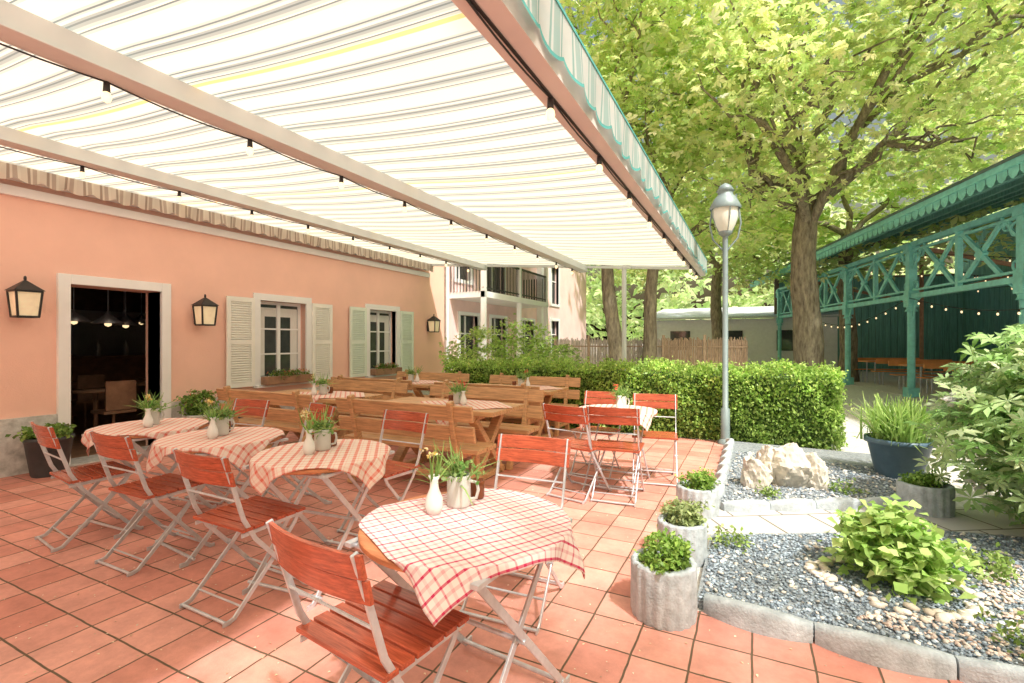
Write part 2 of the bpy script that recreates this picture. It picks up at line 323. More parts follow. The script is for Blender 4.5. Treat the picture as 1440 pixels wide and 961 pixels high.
pebbles('pink_pebbles',[(.45,2.95),(1.0,2.85),(1.9,2.85),(1.9,3.6),(1.5,4.1),(1.2,4.1),(1.1,3.2),(.6,3.1)],1500,(.56,.42,.35),(.84,.74,.66),.0095,.054)
n=110; a=rng.uniform(0,2*math.pi,n); q=np.column_stack([.72+(.36+rng.normal(0,.03,n))*np.cos(a),3.47+(.34+rng.normal(0,.03,n))*np.sin(a),np.full(n,.06)])
scatter('stone_ring',IV,IF,rotm(n,.3),q,rng.uniform(.015,.035,n),cols(n,(.60,.52,.43),(.85,.78,.70),.1),'pebble')
def edging(pts,seg=.5,h=.12):
    b=MB(); pts=[Vector((x,y,0)) for x,y in pts]
    for p0,p1 in zip(pts[:-1],pts[1:]):
        l=(p1-p0).length; k=max(1,round(l/seg)); d=(p1-p0)/l; nn=Vector((d.y,-d.x,0))
        for i in range(k):
            a=p0+d*(l*i/k+.003); e=l/k-.006; vs=[];fs=[];K=12
            prof=((.035,0),(.035,-.03),(.028,-.010),(.015,0),(-.015,0),(-.028,-.010),(-.035,-.03),(-.035,0))
            for j in range(K+1):
                u=j/K; s_=math.sin(math.pi*u)**.8 if 0<j<K else 0; q=a+d*(e*u)+nn*(.06*s_)
                hh=h+.04*s_
                for m_,(off,z) in enumerate(prof): vs.append(q+nn*off+Vector((0,0,0 if m_ in(0,7) else hh+z)))
            for j in range(K):
                for m_ in range(7): fs.append((j*8+m_,j*8+m_+1,(j+1)*8+m_+1,(j+1)*8+m_))
            b.add(vs,fs,0,True); b.add(vs[:8],[tuple(range(8))[::-1]]); b.add(vs[-8:],[tuple(range(8))])
    obj('concrete_edging',(b,['concrete']))
edging([(-.24,2.80),(.26,2.75),(.78,2.73),(1.3,2.76),(4.6,2.77)],.5,.085); edging([(-.24,4.44),(1.16,5.26)],.45,.09); edging([(-.33,4.65),(-.33,7.4)],.4,.09)
def planter(x,y,r=.16,h=.29,a=(.16,.32,.05),bb=(.40,.58,.14),ph=.1):
    b=MB(); mod=lambda an:1+.06*abs(math.sin(an*9))
    b.lathe([(r*.96,0),(r,.02),(r,h-.015),(r*.98,h),(r*.80,h),(r*.78,h-.05)],n=72,mod=mod); b.lathe([(r*.8,h-.04),(.001,h-.035)],mi=1,n=24)
    e=obj('round_concrete_planter',(b,['concrete','soil']),(x,y,0))
    cloud('plants',[(0,0,h+ph*.3,r*.85,r*.85,ph),(r*.4,r*.2,h+ph*.8,r*.4,r*.4,ph*.6)],70,14,.02,.03,a,bb,ONE,'leafs',.8,.2,parent=e)
planter(-.43,2.66); planter(-.43,3.4,.15,.26,(.28,.36,.14),(.46,.55,.26),.08); planter(-.42,4.3,.16,.25); planter(1.29,5.2,.18,.26,ph=.05)
def rock(name,x,y,z,r,sq=(1,1,1),seed=0):
    rg=np.random.default_rng(seed); import bmesh
    bm=bmesh.new(); bmesh.ops.create_icosphere(bm,subdivisions=4,radius=1)
    dirs=rg.normal(size=(16,3)); dirs/=np.linalg.norm(dirs,axis=1)[:,None]; lim=rg.uniform(.62,.95,16)
    for v in bm.verts:
        c=np.array(v.co)
        for d,l in zip(dirs,lim):
            k=c@d
            if k>l: c-=d*(k-l)*.9
        nz=noise.noise(Vector(c)*3+Vector((seed,0,0)))*.18+noise.noise(Vector(c)*9+Vector((seed,0,0)))*.12
        c=c*(1+nz); v.co=Vector((c[0]*sq[0],c[1]*sq[1],c[2]*sq[2]))*r
    me=bpy.data.meshes.new(name); bm.to_mesh(me); bm.free(); me.materials.append(M['rock'])
    return obj(name,me,(x,y,z))
rock('garden_rock',.02,5.25,.13,.18,(.9,1,1.2),1); rock('garden_rock',.33,5.45,.22,.22,(.9,.9,1.35),2); rock('garden_rock',.14,5.5,.18,.19,(.8,1,1.4),3); rock('garden_rock',.5,5.5,.12,.16,(.9,1,1.5),5)
b=MB(); b.lathe([(.17,0),(.2,.05),(.27,.38),(.30,.39),(.30,.44),(.27,.44),(.25,.36)],n=40); b.lathe([(.26,.4),(.001,.41)],mi=1)
e=obj('blue_plant_pot',(b,['bluepot','soil']),(1.36,6.35,0))
n=620; q=np.column_stack([rng.normal(0,.10,n),rng.normal(0,.10,n),np.full(n,.4)]); scatter('grass_plant',*BLADE,rotm(n,.42),q,rng.uniform(.25,.55,n),cols(n,(.30,.50,.12),(.58,.74,.28)),'leafs',parent=e)
e=empty('hydrangea_shrub',(.72,3.5,0)); cloud('leaves',[(0,0,.2,.25,.24,.22),(-.1,.05,.26,.15,.15,.17),(.12,-.04,.24,.15,.15,.16),(0,0,.42,.1,.1,.08)],230,7,.045,.07,(.34,.58,.13),(.66,.82,.32),leafshape([(0,1)],.42),'leafs',.6,.45,parent=e)
e=empty('rhododendron_bush',(2.3,4.8,0))
cloud('leaves',[(0,0,.75,.95,.95,.7),(-.25,.25,1.1,.6,.55,.55),(.1,-.4,.6,.7,.6,.5)],680,4,.08,.10,(.32,.56,.18),(.64,.82,.42),WHORL,'leafs',.7,.6,parent=e)
cloud('young_leaves',[(0,0,.8,.98,.98,.78)],150,2,.04,.10,(.60,.76,.42),(.78,.88,.56),WHORL,'leafs',.6,.9,parent=e)
cloud('blossoms',[(0,0,.75,1.0,1.0,.75),(-.5,-.4,.6,.5,.5,.5)],40,14,.035,.04,(.90,.86,.84),(.93,.93,.90),leafshape([(i*2*math.pi/5,1) for i in range(5)],.45),'leafs',.9,.9,parent=e)
b=MB()
for i in range(9):
    a=i*.7; b.tube([(0,0,.02),(.25*math.cos(a),.25*math.sin(a),.4),(.5*math.cos(a),.5*math.sin(a),.85)],[.02,.014,.008],n=6)
obj('stems',(b,['bark']),parent=e)
e=empty('ground_cover_plants'); cloud('leaves',[(1.15,2.98,.1,.18,.1,.1),(1.5,3.3,.1,.25,.2,.13),(.1,4.95,.08,.1,.08,.08),(.75,5.4,.08,.12,.1,.1),(-.15,3.65,.08,.12,.14,.07),(1.25,3.9,.09,.15,.2,.1)],170,12,.03,.035,(.18,.3,.06),(.42,.55,.18),ONE,'leafs',.8,.2,parent=e)
# ---------------------------------------------------------------- hedge
def hedge(name,x0,x1,y0,y1,h):
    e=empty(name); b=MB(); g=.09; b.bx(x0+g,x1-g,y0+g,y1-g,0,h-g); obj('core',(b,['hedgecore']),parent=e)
    A=[(x1-x0)*h,(y1-y0)*h,(y1-y0)*h,(x1-x0)*(y1-y0)]; L_=[]
    for i,a in enumerate(A):
        n=int(a*(2500 if i<3 else 1400)); u=rng.uniform(0,1,n); v=rng.uniform(0,1,n); d=rng.normal(0,.038,n)
        if i<1: P=np.column_stack([x0+(x1-x0)*u,np.full(n,y0)+d,.02+v*(h-.02)])
        elif i<3: P=np.column_stack([np.full(n,x0 if i==1 else x1)+d,y0+(y1-y0)*u,.02+v*(h-.02)])
        else: P=np.column_stack([x0+(x1-x0)*u,y0+(y1-y0)*v,h+d])
        L_.append(P)
    P=np.concatenate(L_); w=np.sin(P[:,0]*3.1)*.03+np.sin(P[:,0]*7.7+P[:,2]*5)*.035+np.sin(P[:,1]*6)*.02+np.sin(P[:,0]*17+P[:,2]*13)*.02
    P[:,2]+=w*(P[:,2]/h); P[:,1]-=w*.9
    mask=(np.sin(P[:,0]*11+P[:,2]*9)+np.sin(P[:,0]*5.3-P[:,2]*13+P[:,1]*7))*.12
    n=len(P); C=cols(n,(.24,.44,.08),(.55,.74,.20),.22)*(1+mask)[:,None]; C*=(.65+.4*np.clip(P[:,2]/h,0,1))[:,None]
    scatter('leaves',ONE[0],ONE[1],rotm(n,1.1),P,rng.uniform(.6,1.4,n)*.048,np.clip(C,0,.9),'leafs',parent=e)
    k=int((x1-x0)*60)
    cloud('shoots',[((x0+x1)/2,(y0+y1)/2,h*.6,(x1-x0)*.5,(y1-y0)*.53,h*.5)],k,5,.02,.04,(.45,.62,.18),(.6,.72,.28),ONE,'leafs',1,.97,parent=e,flat=1.5)
    sp_=[((x0+.2)+i*.31,(y0+y1)/2+random.uniform(-.35,.3),h+.02,.1,.1,.06) for i in range(int((x1-x0)/.31))]
    cloud('top_shoots',sp_,300,6,.03,.045,(.40,.60,.14),(.62,.80,.28),ONE,'leafs',1,.2,parent=e,flat=1.4)
hedge('clipped_hedge',-5.2,1.02,7.62,8.5,1.03)
e=empty('green_shrub'); cloud('leaves',[(-5.6,9.6,1.0,.9,.7,.75),(-4.6,9.9,1.25,.6,.6,.75),(-3.9,9.8,.9,.6,.6,.5)],320,12,.1,.065,(.38,.60,.14),(.66,.82,.3),PALM,'leaf',.7,.5,parent=e)
# ---------------------------------------------------------------- restaurant building
WX=-7.16
def wall(b,x0,x1,s0,s1,z0,z1,ops,mi=0):
    ys=sorted({s0,s1,*[o[0] for o in ops],*[o[1] for o in ops]}); zs=sorted({z0,z1,*[o[2] for o in ops],*[o[3] for o in ops]})
    ys=[y for y in ys if s0<=y<=s1]; zs=[z for z in zs if z0<=z<=z1]
    for ya,yb in zip(ys[:-1],ys[1:]):
        for za,zb in zip(zs[:-1],zs[1:]):
            cy,cz=(ya+yb)/2,(za+zb)/2
            if any(o[0]<cy<o[1] and o[2]<cz<o[3] for o in ops): continue
            b.bx(x0,x1,ya,yb,za,zb,mi)
B=empty('salmon_restaurant_building')
door=(2.74,3.71,0,2.12); w1=(5.17,6.07,.82,2.12); w2=(7.66,8.5,.82,2.12)
b=MB(); wall(b,WX-.35,WX,-6,10.4,0,6.2,[door,w1,w2]); b.bx(-15,WX-.35,10.1,10.4,0,6.2); b.bx(-15,WX-.35,-6,-5.7,0,6.2); b.bx(-15,-14.7,-5.7,10.1,0,6.2)
obj('walls',(b,['plaster']),parent=B)
b=MB(); wall(b,WX+.001,WX+.03,-6,10.41,.005,.62,[(2.62,3.83,0,1),(5.05,6.19,.71,1)]); obj('stone_base',(b,['stone']),parent=B)
b=MB(); b.bx(-15.3,WX+.4,-6.3,10.7,6.2,6.35); b.add([(-15.4,-6.4,6.36),(WX+.5,-6.4,6.36),(WX+.5,10.8,6.36),(-15.4,10.8,6.36),(-11.2,-3,9.2),(-11.2,7,9.2)],[(0,1,4),(1,2,5,4),(2,3,5),(3,0,4,5)],1); obj('roof',(b,['white','rooft']),parent=B)
b=MB()
def frame(b,s0,s1,z0,z1,w,xa,xb,mi=0,bottom=True):
    b.bx(xa,xb,s0-w,s0,z0-(w if bottom else 0),z1+w,mi); b.bx(xa,xb,s1,s1+w,z0-(w if bottom else 0),z1+w,mi); b.bx(xa,xb,s0,s1,z1,z1+w,mi)
    if bottom: b.bx(xa,xb,s0,s1,z0-w,z0,mi)
frame(b,door[0],door[1],0,2.12,.115,WX-.3,WX+.05,0,False)
b.bx(WX-.3,WX+.12,door[0]-.05,door[1]+.05,0,.02,1)
obj('door_frame',(b,['white','stone']),parent=B,bevel=.006)
b=MB(); x0,x1,y0,y1=-14.6,WX-.36,-2,8.0
b.bx(x0,x1,y0,y1,-.02,.006,1); b.bx(x0,x1,y0,y1,3.0,3.05,0); b.bx(x0,x0+.05,y0,y1,0,3,0); b.bx(x0,x1,y0-.05,y0,0,3,0); b.bx(x0,x1,y1,y1+.05,0,3,5)
b.bx(-12.4,-11.8,3.2,6.8,0,1.1,1); b.bx(-12.5,-11.7,3.1,6.85,1.1,1.15,1); b.bx(-14.5,-14.2,5.5,7.8,.9,2.2,2)
for k in range(6): b.lathe([(.001,0),(.04,0),(.04,.2),(.015,.26),(.015,.32)],(-12.1,3.6+k*.5,1.15),2,n=10)
for k in range(5): b.bx(-13.2+k*1.0,-12.6+k*1.0,7.9,7.99,1.0,2.0,2)
for (x,y) in((-9.2,4.6),(-10.2,5.2),(-10.4,4.0),(-8.6,3.6)):
    b.lathe([(.3,.72),(.32,.75),(.001,.76)],(x,y,0),1); b.tube([(x,y,0),(x,y,.72)],.03,1)
    b.tube([(x+.5,y,0),(x+.5,y,.45)],.02,1); b.box((x+.5,y,.47),(.38,.38,.04),1); b.box((x+.69,y,.7),(.03,.36,.4),1)
for (x,y,z) in((-8.6,3.75,1.72),(-9.3,4.3,1.72),(-10.5,5.3,1.8),(-9.0,3.5,1.75),(-11.5,5.6,1.85),(-10,4.6,1.8)):
    b.lathe([(.02,.16),(.05,.12),(.2,.0),(.19,-.005),(.04,.1)],(x,y,z),3,n=20); b.tube([(x,y,z+.14),(x,y,3)],.006,3,n=5); b.lathe([(.001,-.05),(.04,-.03),(.045,.02),(.02,.06)],(x,y,z),4,n=10)
obj('dining_room',(b,['dark','darkwood','curtain','steel','bulb','plaster']),parent=B)
def window(o,shut='cream'):
    s0,s1,z0,z1=o; b=MB(); x=WX
    frame(b,s0,s1,z0,z1,.11,x-.1,x+.035,0)
    f=.05; xi=x-.12
    frame(b,s0+f,s1-f,z0+f,z1-f,f,xi-.05,xi,0)
    mid=(s0+s1)/2; b.bx(xi-.045,xi+.006,mid-.03,mid+.03,z0+f,z1-f,0)
    for zz in(z0+.42,z0+.84): b.bx(xi-.04,xi-.006,s0+f,mid-.03,zz-.013,zz+.013,0); b.bx(xi-.04,xi-.006,mid+.03,s1-f,zz-.013,zz+.013,0)
    b.bx(xi-.032,xi-.026,s0+.05,s1-.05,z0+.05,z1-.05,1)
    for a,c in((s0+.06,s0+.2),(s1-.2,s1-.06)):
        b.bx(xi-.024,xi-.021,a,c,z0+.06,z1-.1,2)
    b.bx(xi-.024,xi-.021,s0+.2,s1-.2,z1-.25,z1-.1,2)
    b.bx(x-.1,x+.10,s0-.1,s1+.1,z0-.115,z0-.08,0)
    obj('window',(b,['white','glass','curtain']),parent=B)
    b=MB()
    for a,c in((s0-.11-.46,s0-.115),(s1+.115,s1+.11+.46)):
        z0s,z1s=z0-.08,z1+.02; X0,X1=x+.03,x+.06
        b.bx(X0,X1,a,a+.06,z0s,z1s);b.bx(X0,X1,c-.06,c,z0s,z1s)
        for zz in(z0s,(z0s+z1s)/2-.035,z1s-.07): b.bx(X0,X1,a+.06,c-.06,zz,zz+.07)
        k=34; ia,ib=z0s+.07,z1s-.07
        for i in range(k):
            zc=ia+(ib-ia)*(i+.5)/k
            if abs(zc-(z0s+z1s)/2)<.05: continue
            b.box((x+.045,(a+c)/2,zc),(.028,c-a-.12,.006),0,Matrix.Rotation(R(35),3,'Y'))
        b.bx(x+.032,x+.036,a+.06,c-.06,z0s+.07,z1s-.07)
    obj('shutters',(b,[shut]),parent=B)
    b=MB(); b.bx(x+.04,x+.19,s0+.0,s1,z0-.07,z0+.06); obj('window_box',(b,['darkwood']),parent=B,bevel=.006)
    cloud('flowers',[(x+.12,(s0+s1)/2,z0+.09,.08,(s1-s0)*.46,.06)],80,8,.025,.035,(.1,.22,.04),(.3,.42,.1),ONE,'leafs',1,.2,parent=B)
    cloud('blossoms',[(x+.14,(s0+s1)/2,z0+.12,.07,(s1-s0)*.46,.05)],24,5,.012,.022,(.7,.1,.04),(.85,.35,.25),ONE,'leafs',1,.4,parent=B)
window(w1); window(w2,'shgreen')
b=MB(); b.bx(WX+.001,WX+.06,-6,9.7,3.02,3.12); b.bx(WX+.001,WX+.22,-3.2,9.62,3.3,3.46); obj('cornice',(b,['white']),parent=B)
def lantern(y,z):
    b=MB(); w,h=.105,.27
    for a in(-1,1):
        for c in(-1,1): b.beam((a*w*.8,c*w*.8,-h/2),(a*w,c*w,h/2),.018,.018)
    for zz,ww in((-h/2,w*.8),(h/2,w)):
        for a in(-1,1): b.beam((a*ww,-ww,zz),(a*ww,ww,zz),.02,.02); b.beam((-ww,a*ww,zz),(ww,a*ww,zz),.02,.02)
    b.add([(-w*.76,-w*.76,-h/2),(w*.76,-w*.76,-h/2),(w*.76,w*.76,-h/2),(-w*.76,w*.76,-h/2),(-w*.95,-w*.95,h/2),(w*.95,-w*.95,h/2),(w*.95,w*.95,h/2),(-w*.95,w*.95,h/2)],[(0,1,5,4),(1,2,6,5),(2,3,7,6),(3,0,4,7),(3,2,1,0)],1)
    r=w*1.2; b.add([(-r,-r,h/2+.008),(r,-r,h/2+.008),(r,r,h/2+.008),(-r,r,h/2+.008),(0,0,h/2+.13)],[(0,1,4),(1,2,4),(2,3,4),(3,0,4),(3,2,1,0)])
    b.lathe([(.001,.04),(.012,.03),(.014,.0),(.001,-.02)],(0,0,h/2+.13),0,n=10); b.box((-w-.05,0,0),(.02,.12,.24)); b.beam((-w-.05,0,.0),(-w*.85,0,.0),.02,.03)
    obj('wall_lantern',(b,['black','lampglow']),(WX+.18,y,z))
lantern(2.3,1.85); lantern(4.2,1.82); lantern(9.7,1.82)
# ---------------------------------------------------------------- awning
A=empty('striped_awning'); AY0,AY1=-3.0,9.6
zf=lambda x:2.86+(-.86-x)*(.50/6.3)
b=MB(); nx,ny=24,120; vs=[];fs=[]
for i in range(nx+1):
    for j in range(ny+1):
        x=-.86+(WX+.1+.86)*i/nx; y=AY0+(AY1-AY0)*j/ny
        sag=-.03*math.sin(math.pi*((x+.86)/-2.25%1)) + .006*math.sin(y*5.1+x*1.3)
        vs.append((x,y,zf(x)+sag))
for i in range(nx):
    for j in range(ny): fs.append((i*(ny+1)+j,(i+1)*(ny+1)+j,(i+1)*(ny+1)+j+1,i*(ny+1)+j+1))
b.add(vs,fs,0,True); obj('fabric',(b,['awning']),parent=A)
b=MB()
for x,hh in((-3.12,.12),(-5.5,.11)):
    z=zf(x)-.03-hh; b.bx(x-.06,x+.06,AY0,AY1,z,z+hh); b.bx(x-.085,x+.085,AY0,AY1,z-.012,z-.001)
b.bx(WX+.07,WX+.2,AY0,AY1,3.17,3.28)
for y in(-2.9,9.55): b.beam((WX+.1,y,zf(WX)-.06),(-.9,y,zf(-.9)-.06),.05,.05)
obj('beams',(b,['alu']),parent=A,bevel=.008)
b=MB(); b.bx(-.96,-.80,AY0,AY1,2.66,2.80); b.bx(-.99,-.95,AY0,AY1,2.72,2.83); b.bx(-.90,-.885,AY0,AY1,2.653,2.658,1); obj('front_rail',(b,['alup','black']),parent=A)
def valance(x,zt,h,per,mats,amp,name):
    b=MB(); n=int((AY1-AY0)/.02); vs=[];fs=[];fm=[]
    rows=5
    for j in range(n+1):
        y=AY0+j*.02; bot=h+.045*abs(math.sin(math.pi*y/per))
        for k in range(rows+1):
            f_=[0,.35,.7,.85,.9,1][k]; z=zt-(bot*f_ if k<4 else bot-(.018 if k==4 else 0)); vs.append((x+amp*f_*math.sin(y*9)+amp*.6*f_*math.sin(y*23),y,z))
    for j in range(n):
        for k in range(rows):
            b_=j*(rows+1)+k; fs.append((b_,b_+1,b_+rows+2,b_+rows+1)); fm.append(1 if k==rows-1 else 0)
    b.add(vs,fs,0,True); b.m=fm; obj(name,(b,mats),parent=A)
valance(-.77,2.93,.2,.26,['val','valedge'],.012,'front_valance'); valance(WX+.24,3.3,.13,.22,['valw','valw'],.02,'wall_valance')
b=MB(); b.bx(-.9,-.765,AY0,AY1,2.93,2.945); obj('valance_rail',(b,['valedge']),parent=A)
b=MB(); b.tube([(-2.27,9.45,0),(-2.27,9.45,zf(-2.27)-.03)],.045,n=14); b.bx(-2.4,-2.14,9.4,9.5,zf(-2.27)-.1,zf(-2.27)-.05); obj('post',(b,['alu']),parent=A)
SL=empty('festoon_string_lights')
b=MB()
def bulb(b,x,y,z,k=1,n=8):
    b.lathe([(.001,.0),(.016*k,.0),(.019*k,-.055*k),(.012*k,-.06*k)],(x,y,z),0,n=n); b.lathe([(.012*k,-.055*k),(.022*k,-.07*k),(.026*k,-.09*k),(.018*k,-.112*k),(.001,-.12*k)],(x,y,z),1,n=n)
for x,z in((-3.18,zf(-3.12)-.165),(-5.56,zf(-5.5)-.155),(-.9,2.655)):
    pts=[]; y=-2.0
    while y<9.5:
        if not(x==-.9 and .8<y<1.5): bulb(b,x,y,z,.95)
        for k in range(6): yy=y+.85*k/6; pts.append((x,min(yy,9.5),z-.0-.02*math.sin(math.pi*k/6)))
        y+=.845
    b.tube(pts,.005,0,n=5)
obj('bulbs',(b,['black','bulb']),parent=SL)
# ---------------------------------------------------------------- neighbouring building
B2=empty('pink_neighbour_building'); b=MB()
ops=[(11.5,12.5,.9,2.2),(13.3,14.3,.9,2.2),(15.6,16.6,.9,2.2),(13.0,14.2,3.0,4.9),(11.3,12.1,3.2,4.9),(18.3,19.2,3.0,4.6),(18.3,19.2,.9,2.3)]
wall(b,-7.75,-7.4,10.4,23,0,8,ops); b.bx(-16,-7.75,10.41,10.7,0,8);b.bx(-16,-7.75,22.7,23,0,8); obj('walls',(b,['plaster2']),parent=B2)
b=MB()
for o in ops:
    frame(b,*o,.1,-7.5,-7.36,0); b.bx(-7.58,-7.55,*o,1); mid=(o[0]+o[1])/2; b.bx(-7.56,-7.52,mid-.03,mid+.03,o[2],o[3],0); zz=o[2]+(o[3]-o[2])*.6; b.bx(-7.56,-7.523,o[0],o[1],zz-.02,zz+.02,0)
obj('windows',(b,['white','glass']),parent=B2)
b=MB(); b.bx(-7.4,-6.3,11.0,15.4,2.62,2.78,0)
for i in range(45): y=11.05+i*.097; b.bx(-6.36,-6.34,y,y+.015,2.78,3.62,1)
b.bx(-6.38,-6.32,11.0,15.4,3.62,3.67,1); b.bx(-6.37,-6.33,11.0,15.4,2.86,2.89,1)
for y in(11.05,13.2,15.3): b.bx(-6.42,-6.3,y-.05,y+.05,0,5.4,0)
for yy in(10.98,15.42):
    for i in range(10): b.bx(-7.35+i*.1,-7.335+i*.1,yy-.01,yy+.01,2.78,3.62,1)
b.bx(-7.4,-6.2,10.9,15.5,5.4,5.5,0); b.bx(-7.42,-7.2,16.9,17.5,0,8,2)
b.tube([(-7.2,10.6,0),(-7.2,10.6,6)],.05,2)
obj('balcony',(b,['white','black','haze']),parent=B2)
b=MB(); b.add([(-16,10,8.01),(-7,10,8.01),(-7,23.4,8.01),(-16,23.4,8.01),(-11.5,10,10.5),(-11.5,23.4,10.5)],[(0,1,4),(1,2,5,4),(2,3,5),(3,0,4,5)]); obj('roof',(b,['rooft']),parent=B2)
e=empty('white_outbuilding'); b=MB(); b.bx(-5,3.5,27,33,0,2.6); b.add([(-5.4,26.6,2.6),(4,26.6,2.6),(4,33.4,3.5),(-5.4,33.4,3.5),(-5.4,26.6,2.7),(4,26.6,2.7),(4,33.4,3.6),(-5.4,33.4,3.6)],[(3,2,1,0),(4,5,6,7),(0,1,5,4),(1,2,6,5),(3,0,4,7)],1)
for x in(-3.5,-1,1.5): b.bx(x-.5,x+.5,26.96,26.99,1,2.0,2)
obj('outbuilding_body',(b,['haze','greyroof','glass']),parent=e)
b=MB()
for i in range(5):
    x=-5.2+i*1.02; mi=0 if i<3 else 1
    for q in range(48):
        xx=x+.03+q*.02; b.tube([(xx,13.25+random.uniform(-.01,.01),.03),(xx+random.uniform(-.008,.008),13.25,1.5+random.uniform(-.03,.07))],.0115,mi,n=4)
    for z in(.25,.75,1.3): b.bx(x+.02,x+1.0,13.225,13.235,z,z+.03,1)
    b.bx(x-.03,x+.03,13.2,13.3,0,1.62,1)
obj('reed_screen_fence',(b,['wicker','wickerd']))
# ---------------------------------------------------------------- street lamp
b=MB(); b.tube([(0,0,0),(0,0,.5),(0,0,.52),(0,0,2.95)],[.06,.06,.04,.036],n=16); b.lathe([(.1,0),(.1,.04),(.06,.08)],n=16)
b.tube([(0,0,2.7),(.16,0,2.9),(.2,0,3.1),(.17,0,3.35)],.012); b.tube([(0,0,2.7),(-.16,0,2.9),(-.2,0,3.1),(-.17,0,3.35)],.012)
b.lathe([(.04,2.93),(.09,2.97),(.09,3.0)],n=20); b.lathe([(.085,3.0),(.13,3.08),(.165,3.2),(.17,3.32)],mi=1,n=24)
b.lathe([(.20,3.31),(.21,3.34),(.15,3.46),(.10,3.52),(.10,3.56),(.12,3.57),(.07,3.65),(.001,3.69)],n=24); b.lathe([(.001,3.12),(.04,3.14),(.04,3.28)],mi=2,n=12)
for k in range(4):
    a=k*math.pi/2+.4; b.tube([(.09*math.cos(a),.09*math.sin(a),2.99),(.175*math.cos(a),.175*math.sin(a),3.2),(.19*math.cos(a),.19*math.sin(a),3.33)],.007,0,n=6)
obj('garden_lamp_post',(b,['lampgrey','frost','ceramic']),(-.36,7.45,0))
# ---------------------------------------------------------------- trees
def limb(b,p0,p1,r0,r1,wob=.25,n=7):
    p0=Vector(p0);p1=Vector(p1); pts=[];rs=[]
    for i in range(n):
        u=i/(n-1); k=math.sin(math.pi*u); p=p0.lerp(p1,u)+Vector((random.uniform(-1,1),random.uniform(-1,1),random.uniform(-.3,1)))*wob*k
        pts.append(p); rs.append(r0*(1-u)+r1*u)
    b.tube(pts,rs,0,n=7); return pts
def tree(name,base,trunk,blobs,ncl,per,cr,size,a,bb,r0=.33,lean=(0,0),shape=PALM):
    e=empty(name); b=MB(); x,y=base
    pts=[];rs=[]
    for i in range(12):
        u=i/11; pts.append((x+lean[0]*u+.06*math.sin(u*7),y+lean[1]*u+.05*math.cos(u*5),trunk*u)); rs.append(r0*(1.35 if i==0 else 1)*(1-.35*u)*(1+.05*math.sin(i*2.3)))
    b.tube(pts,rs,0,n=16)
    for q in blobs:
        c=Vector(q[:3]); P=limb(b,Vector(pts[-1])-Vector((0,0,random.uniform(0,.8))),c,r0*.36,r0*.1,.5)
        for k in range(6):
            d=Vector((random.gauss(0,1),random.gauss(0,1),random.gauss(0,.8))).normalized(); s_=P[random.randint(2,6)]
            limb(b,s_,c+Vector((d.x*q[3],d.y*q[4],d.z*q[5]))*.85,r0*.11,.01,.3)
    obj('trunk',(b,['bark']),parent=e)
    cloud('crown',blobs,ncl,per,cr,size,a,bb,shape,'leaf',.6,.6,parent=e,flat=.36)
GA=(.60,.86,.26);GB=(.90,.97,.46)
tree('unseen_dapple_tree',(1.15,13.9),5.0,[(1.2,13.5,9.5,3.4,3.0,2.4),(-1.5,12.5,7.4,2.1,2.1,1.5),(4.2,12.5,7.6,2.5,2.2,1.6),(.6,10.4,7.0,2.0,1.7,1.3),(3.2,10.3,8.8,2.3,1.9,1.5),(-.6,9.6,9.6,2.1,2,1.5),(0.2,12.6,5.3,1.6,1.5,.8),(3.6,12.8,5.6,1.5,1.5,.7),(6.4,14.5,9.6,2.6,2.4,2.0)],690,20,.38,.15,GA,GB,.36,shape=PALM)
tree('unseen_dapple_tree',(-3.2,12.5),4.6,[(-3.2,13,7,3,2.6,2),(-4.4,12.2,10.4,2.8,2.2,1.9),(-2.2,11.0,9.6,1.8,1.8,1.4),(-1.5,14.5,6.5,2.2,2,1.6),(-4.8,12.6,5.6,1.8,1.8,1.3)],400,17,.36,.18,GA,GB,.22,(-.3,.2),TRI)
tree('unseen_dapple_tree',(-2.6,12.9),4.4,[(-2.2,13.6,8.4,2.4,2.2,1.8),(-1.4,15,4.6,1.6,1.6,1.0)],130,17,.36,.18,GA,GB,.2,(.4,.1),TRI)
tree('unseen_dapple_tree',(3.0,21),5.5,[(3,21,9,4.5,4,3.4),(0,20,7,3,3,2.4),(6.5,22,8,3.5,3.5,3),(4,22,5,4,3,1.2)],330,16,.5,.28,GA,GB,.3,shape=TRI)
tree('unseen_dapple_tree',(-1.5,24),5.0,[(-1.5,24,8.5,4,4,3.5),(-5,24,6.5,3,3,2.5),(1,23,5,2.5,2,1.6)],270,16,.5,.28,GA,GB,.3,shape=TRI)
tree('unseen_dapple_tree',(5.2,-2.2),4.6,[(3.8,-.9,6.6,2.2,2.2,1.2),(5.6,-2.6,7.6,2.6,2.4,1.6)],80,16,.34,.17,GA,GB,.25,shape=TRI)  # chestnut added out of view to cast dappled shade on the foreground
e=empty('distant_trees'); bl=[]
for i in range(15): bl.append((-24+i*5.2+random.uniform(-1,1),42+random.uniform(-3,5),5.5+random.uniform(-1,3),4.5,4,6.5))
cloud('foliage',bl,640,14,.9,.75,(.58,.80,.36),(.84,.94,.56),TRI,'leaf',.7,.7,parent=e)
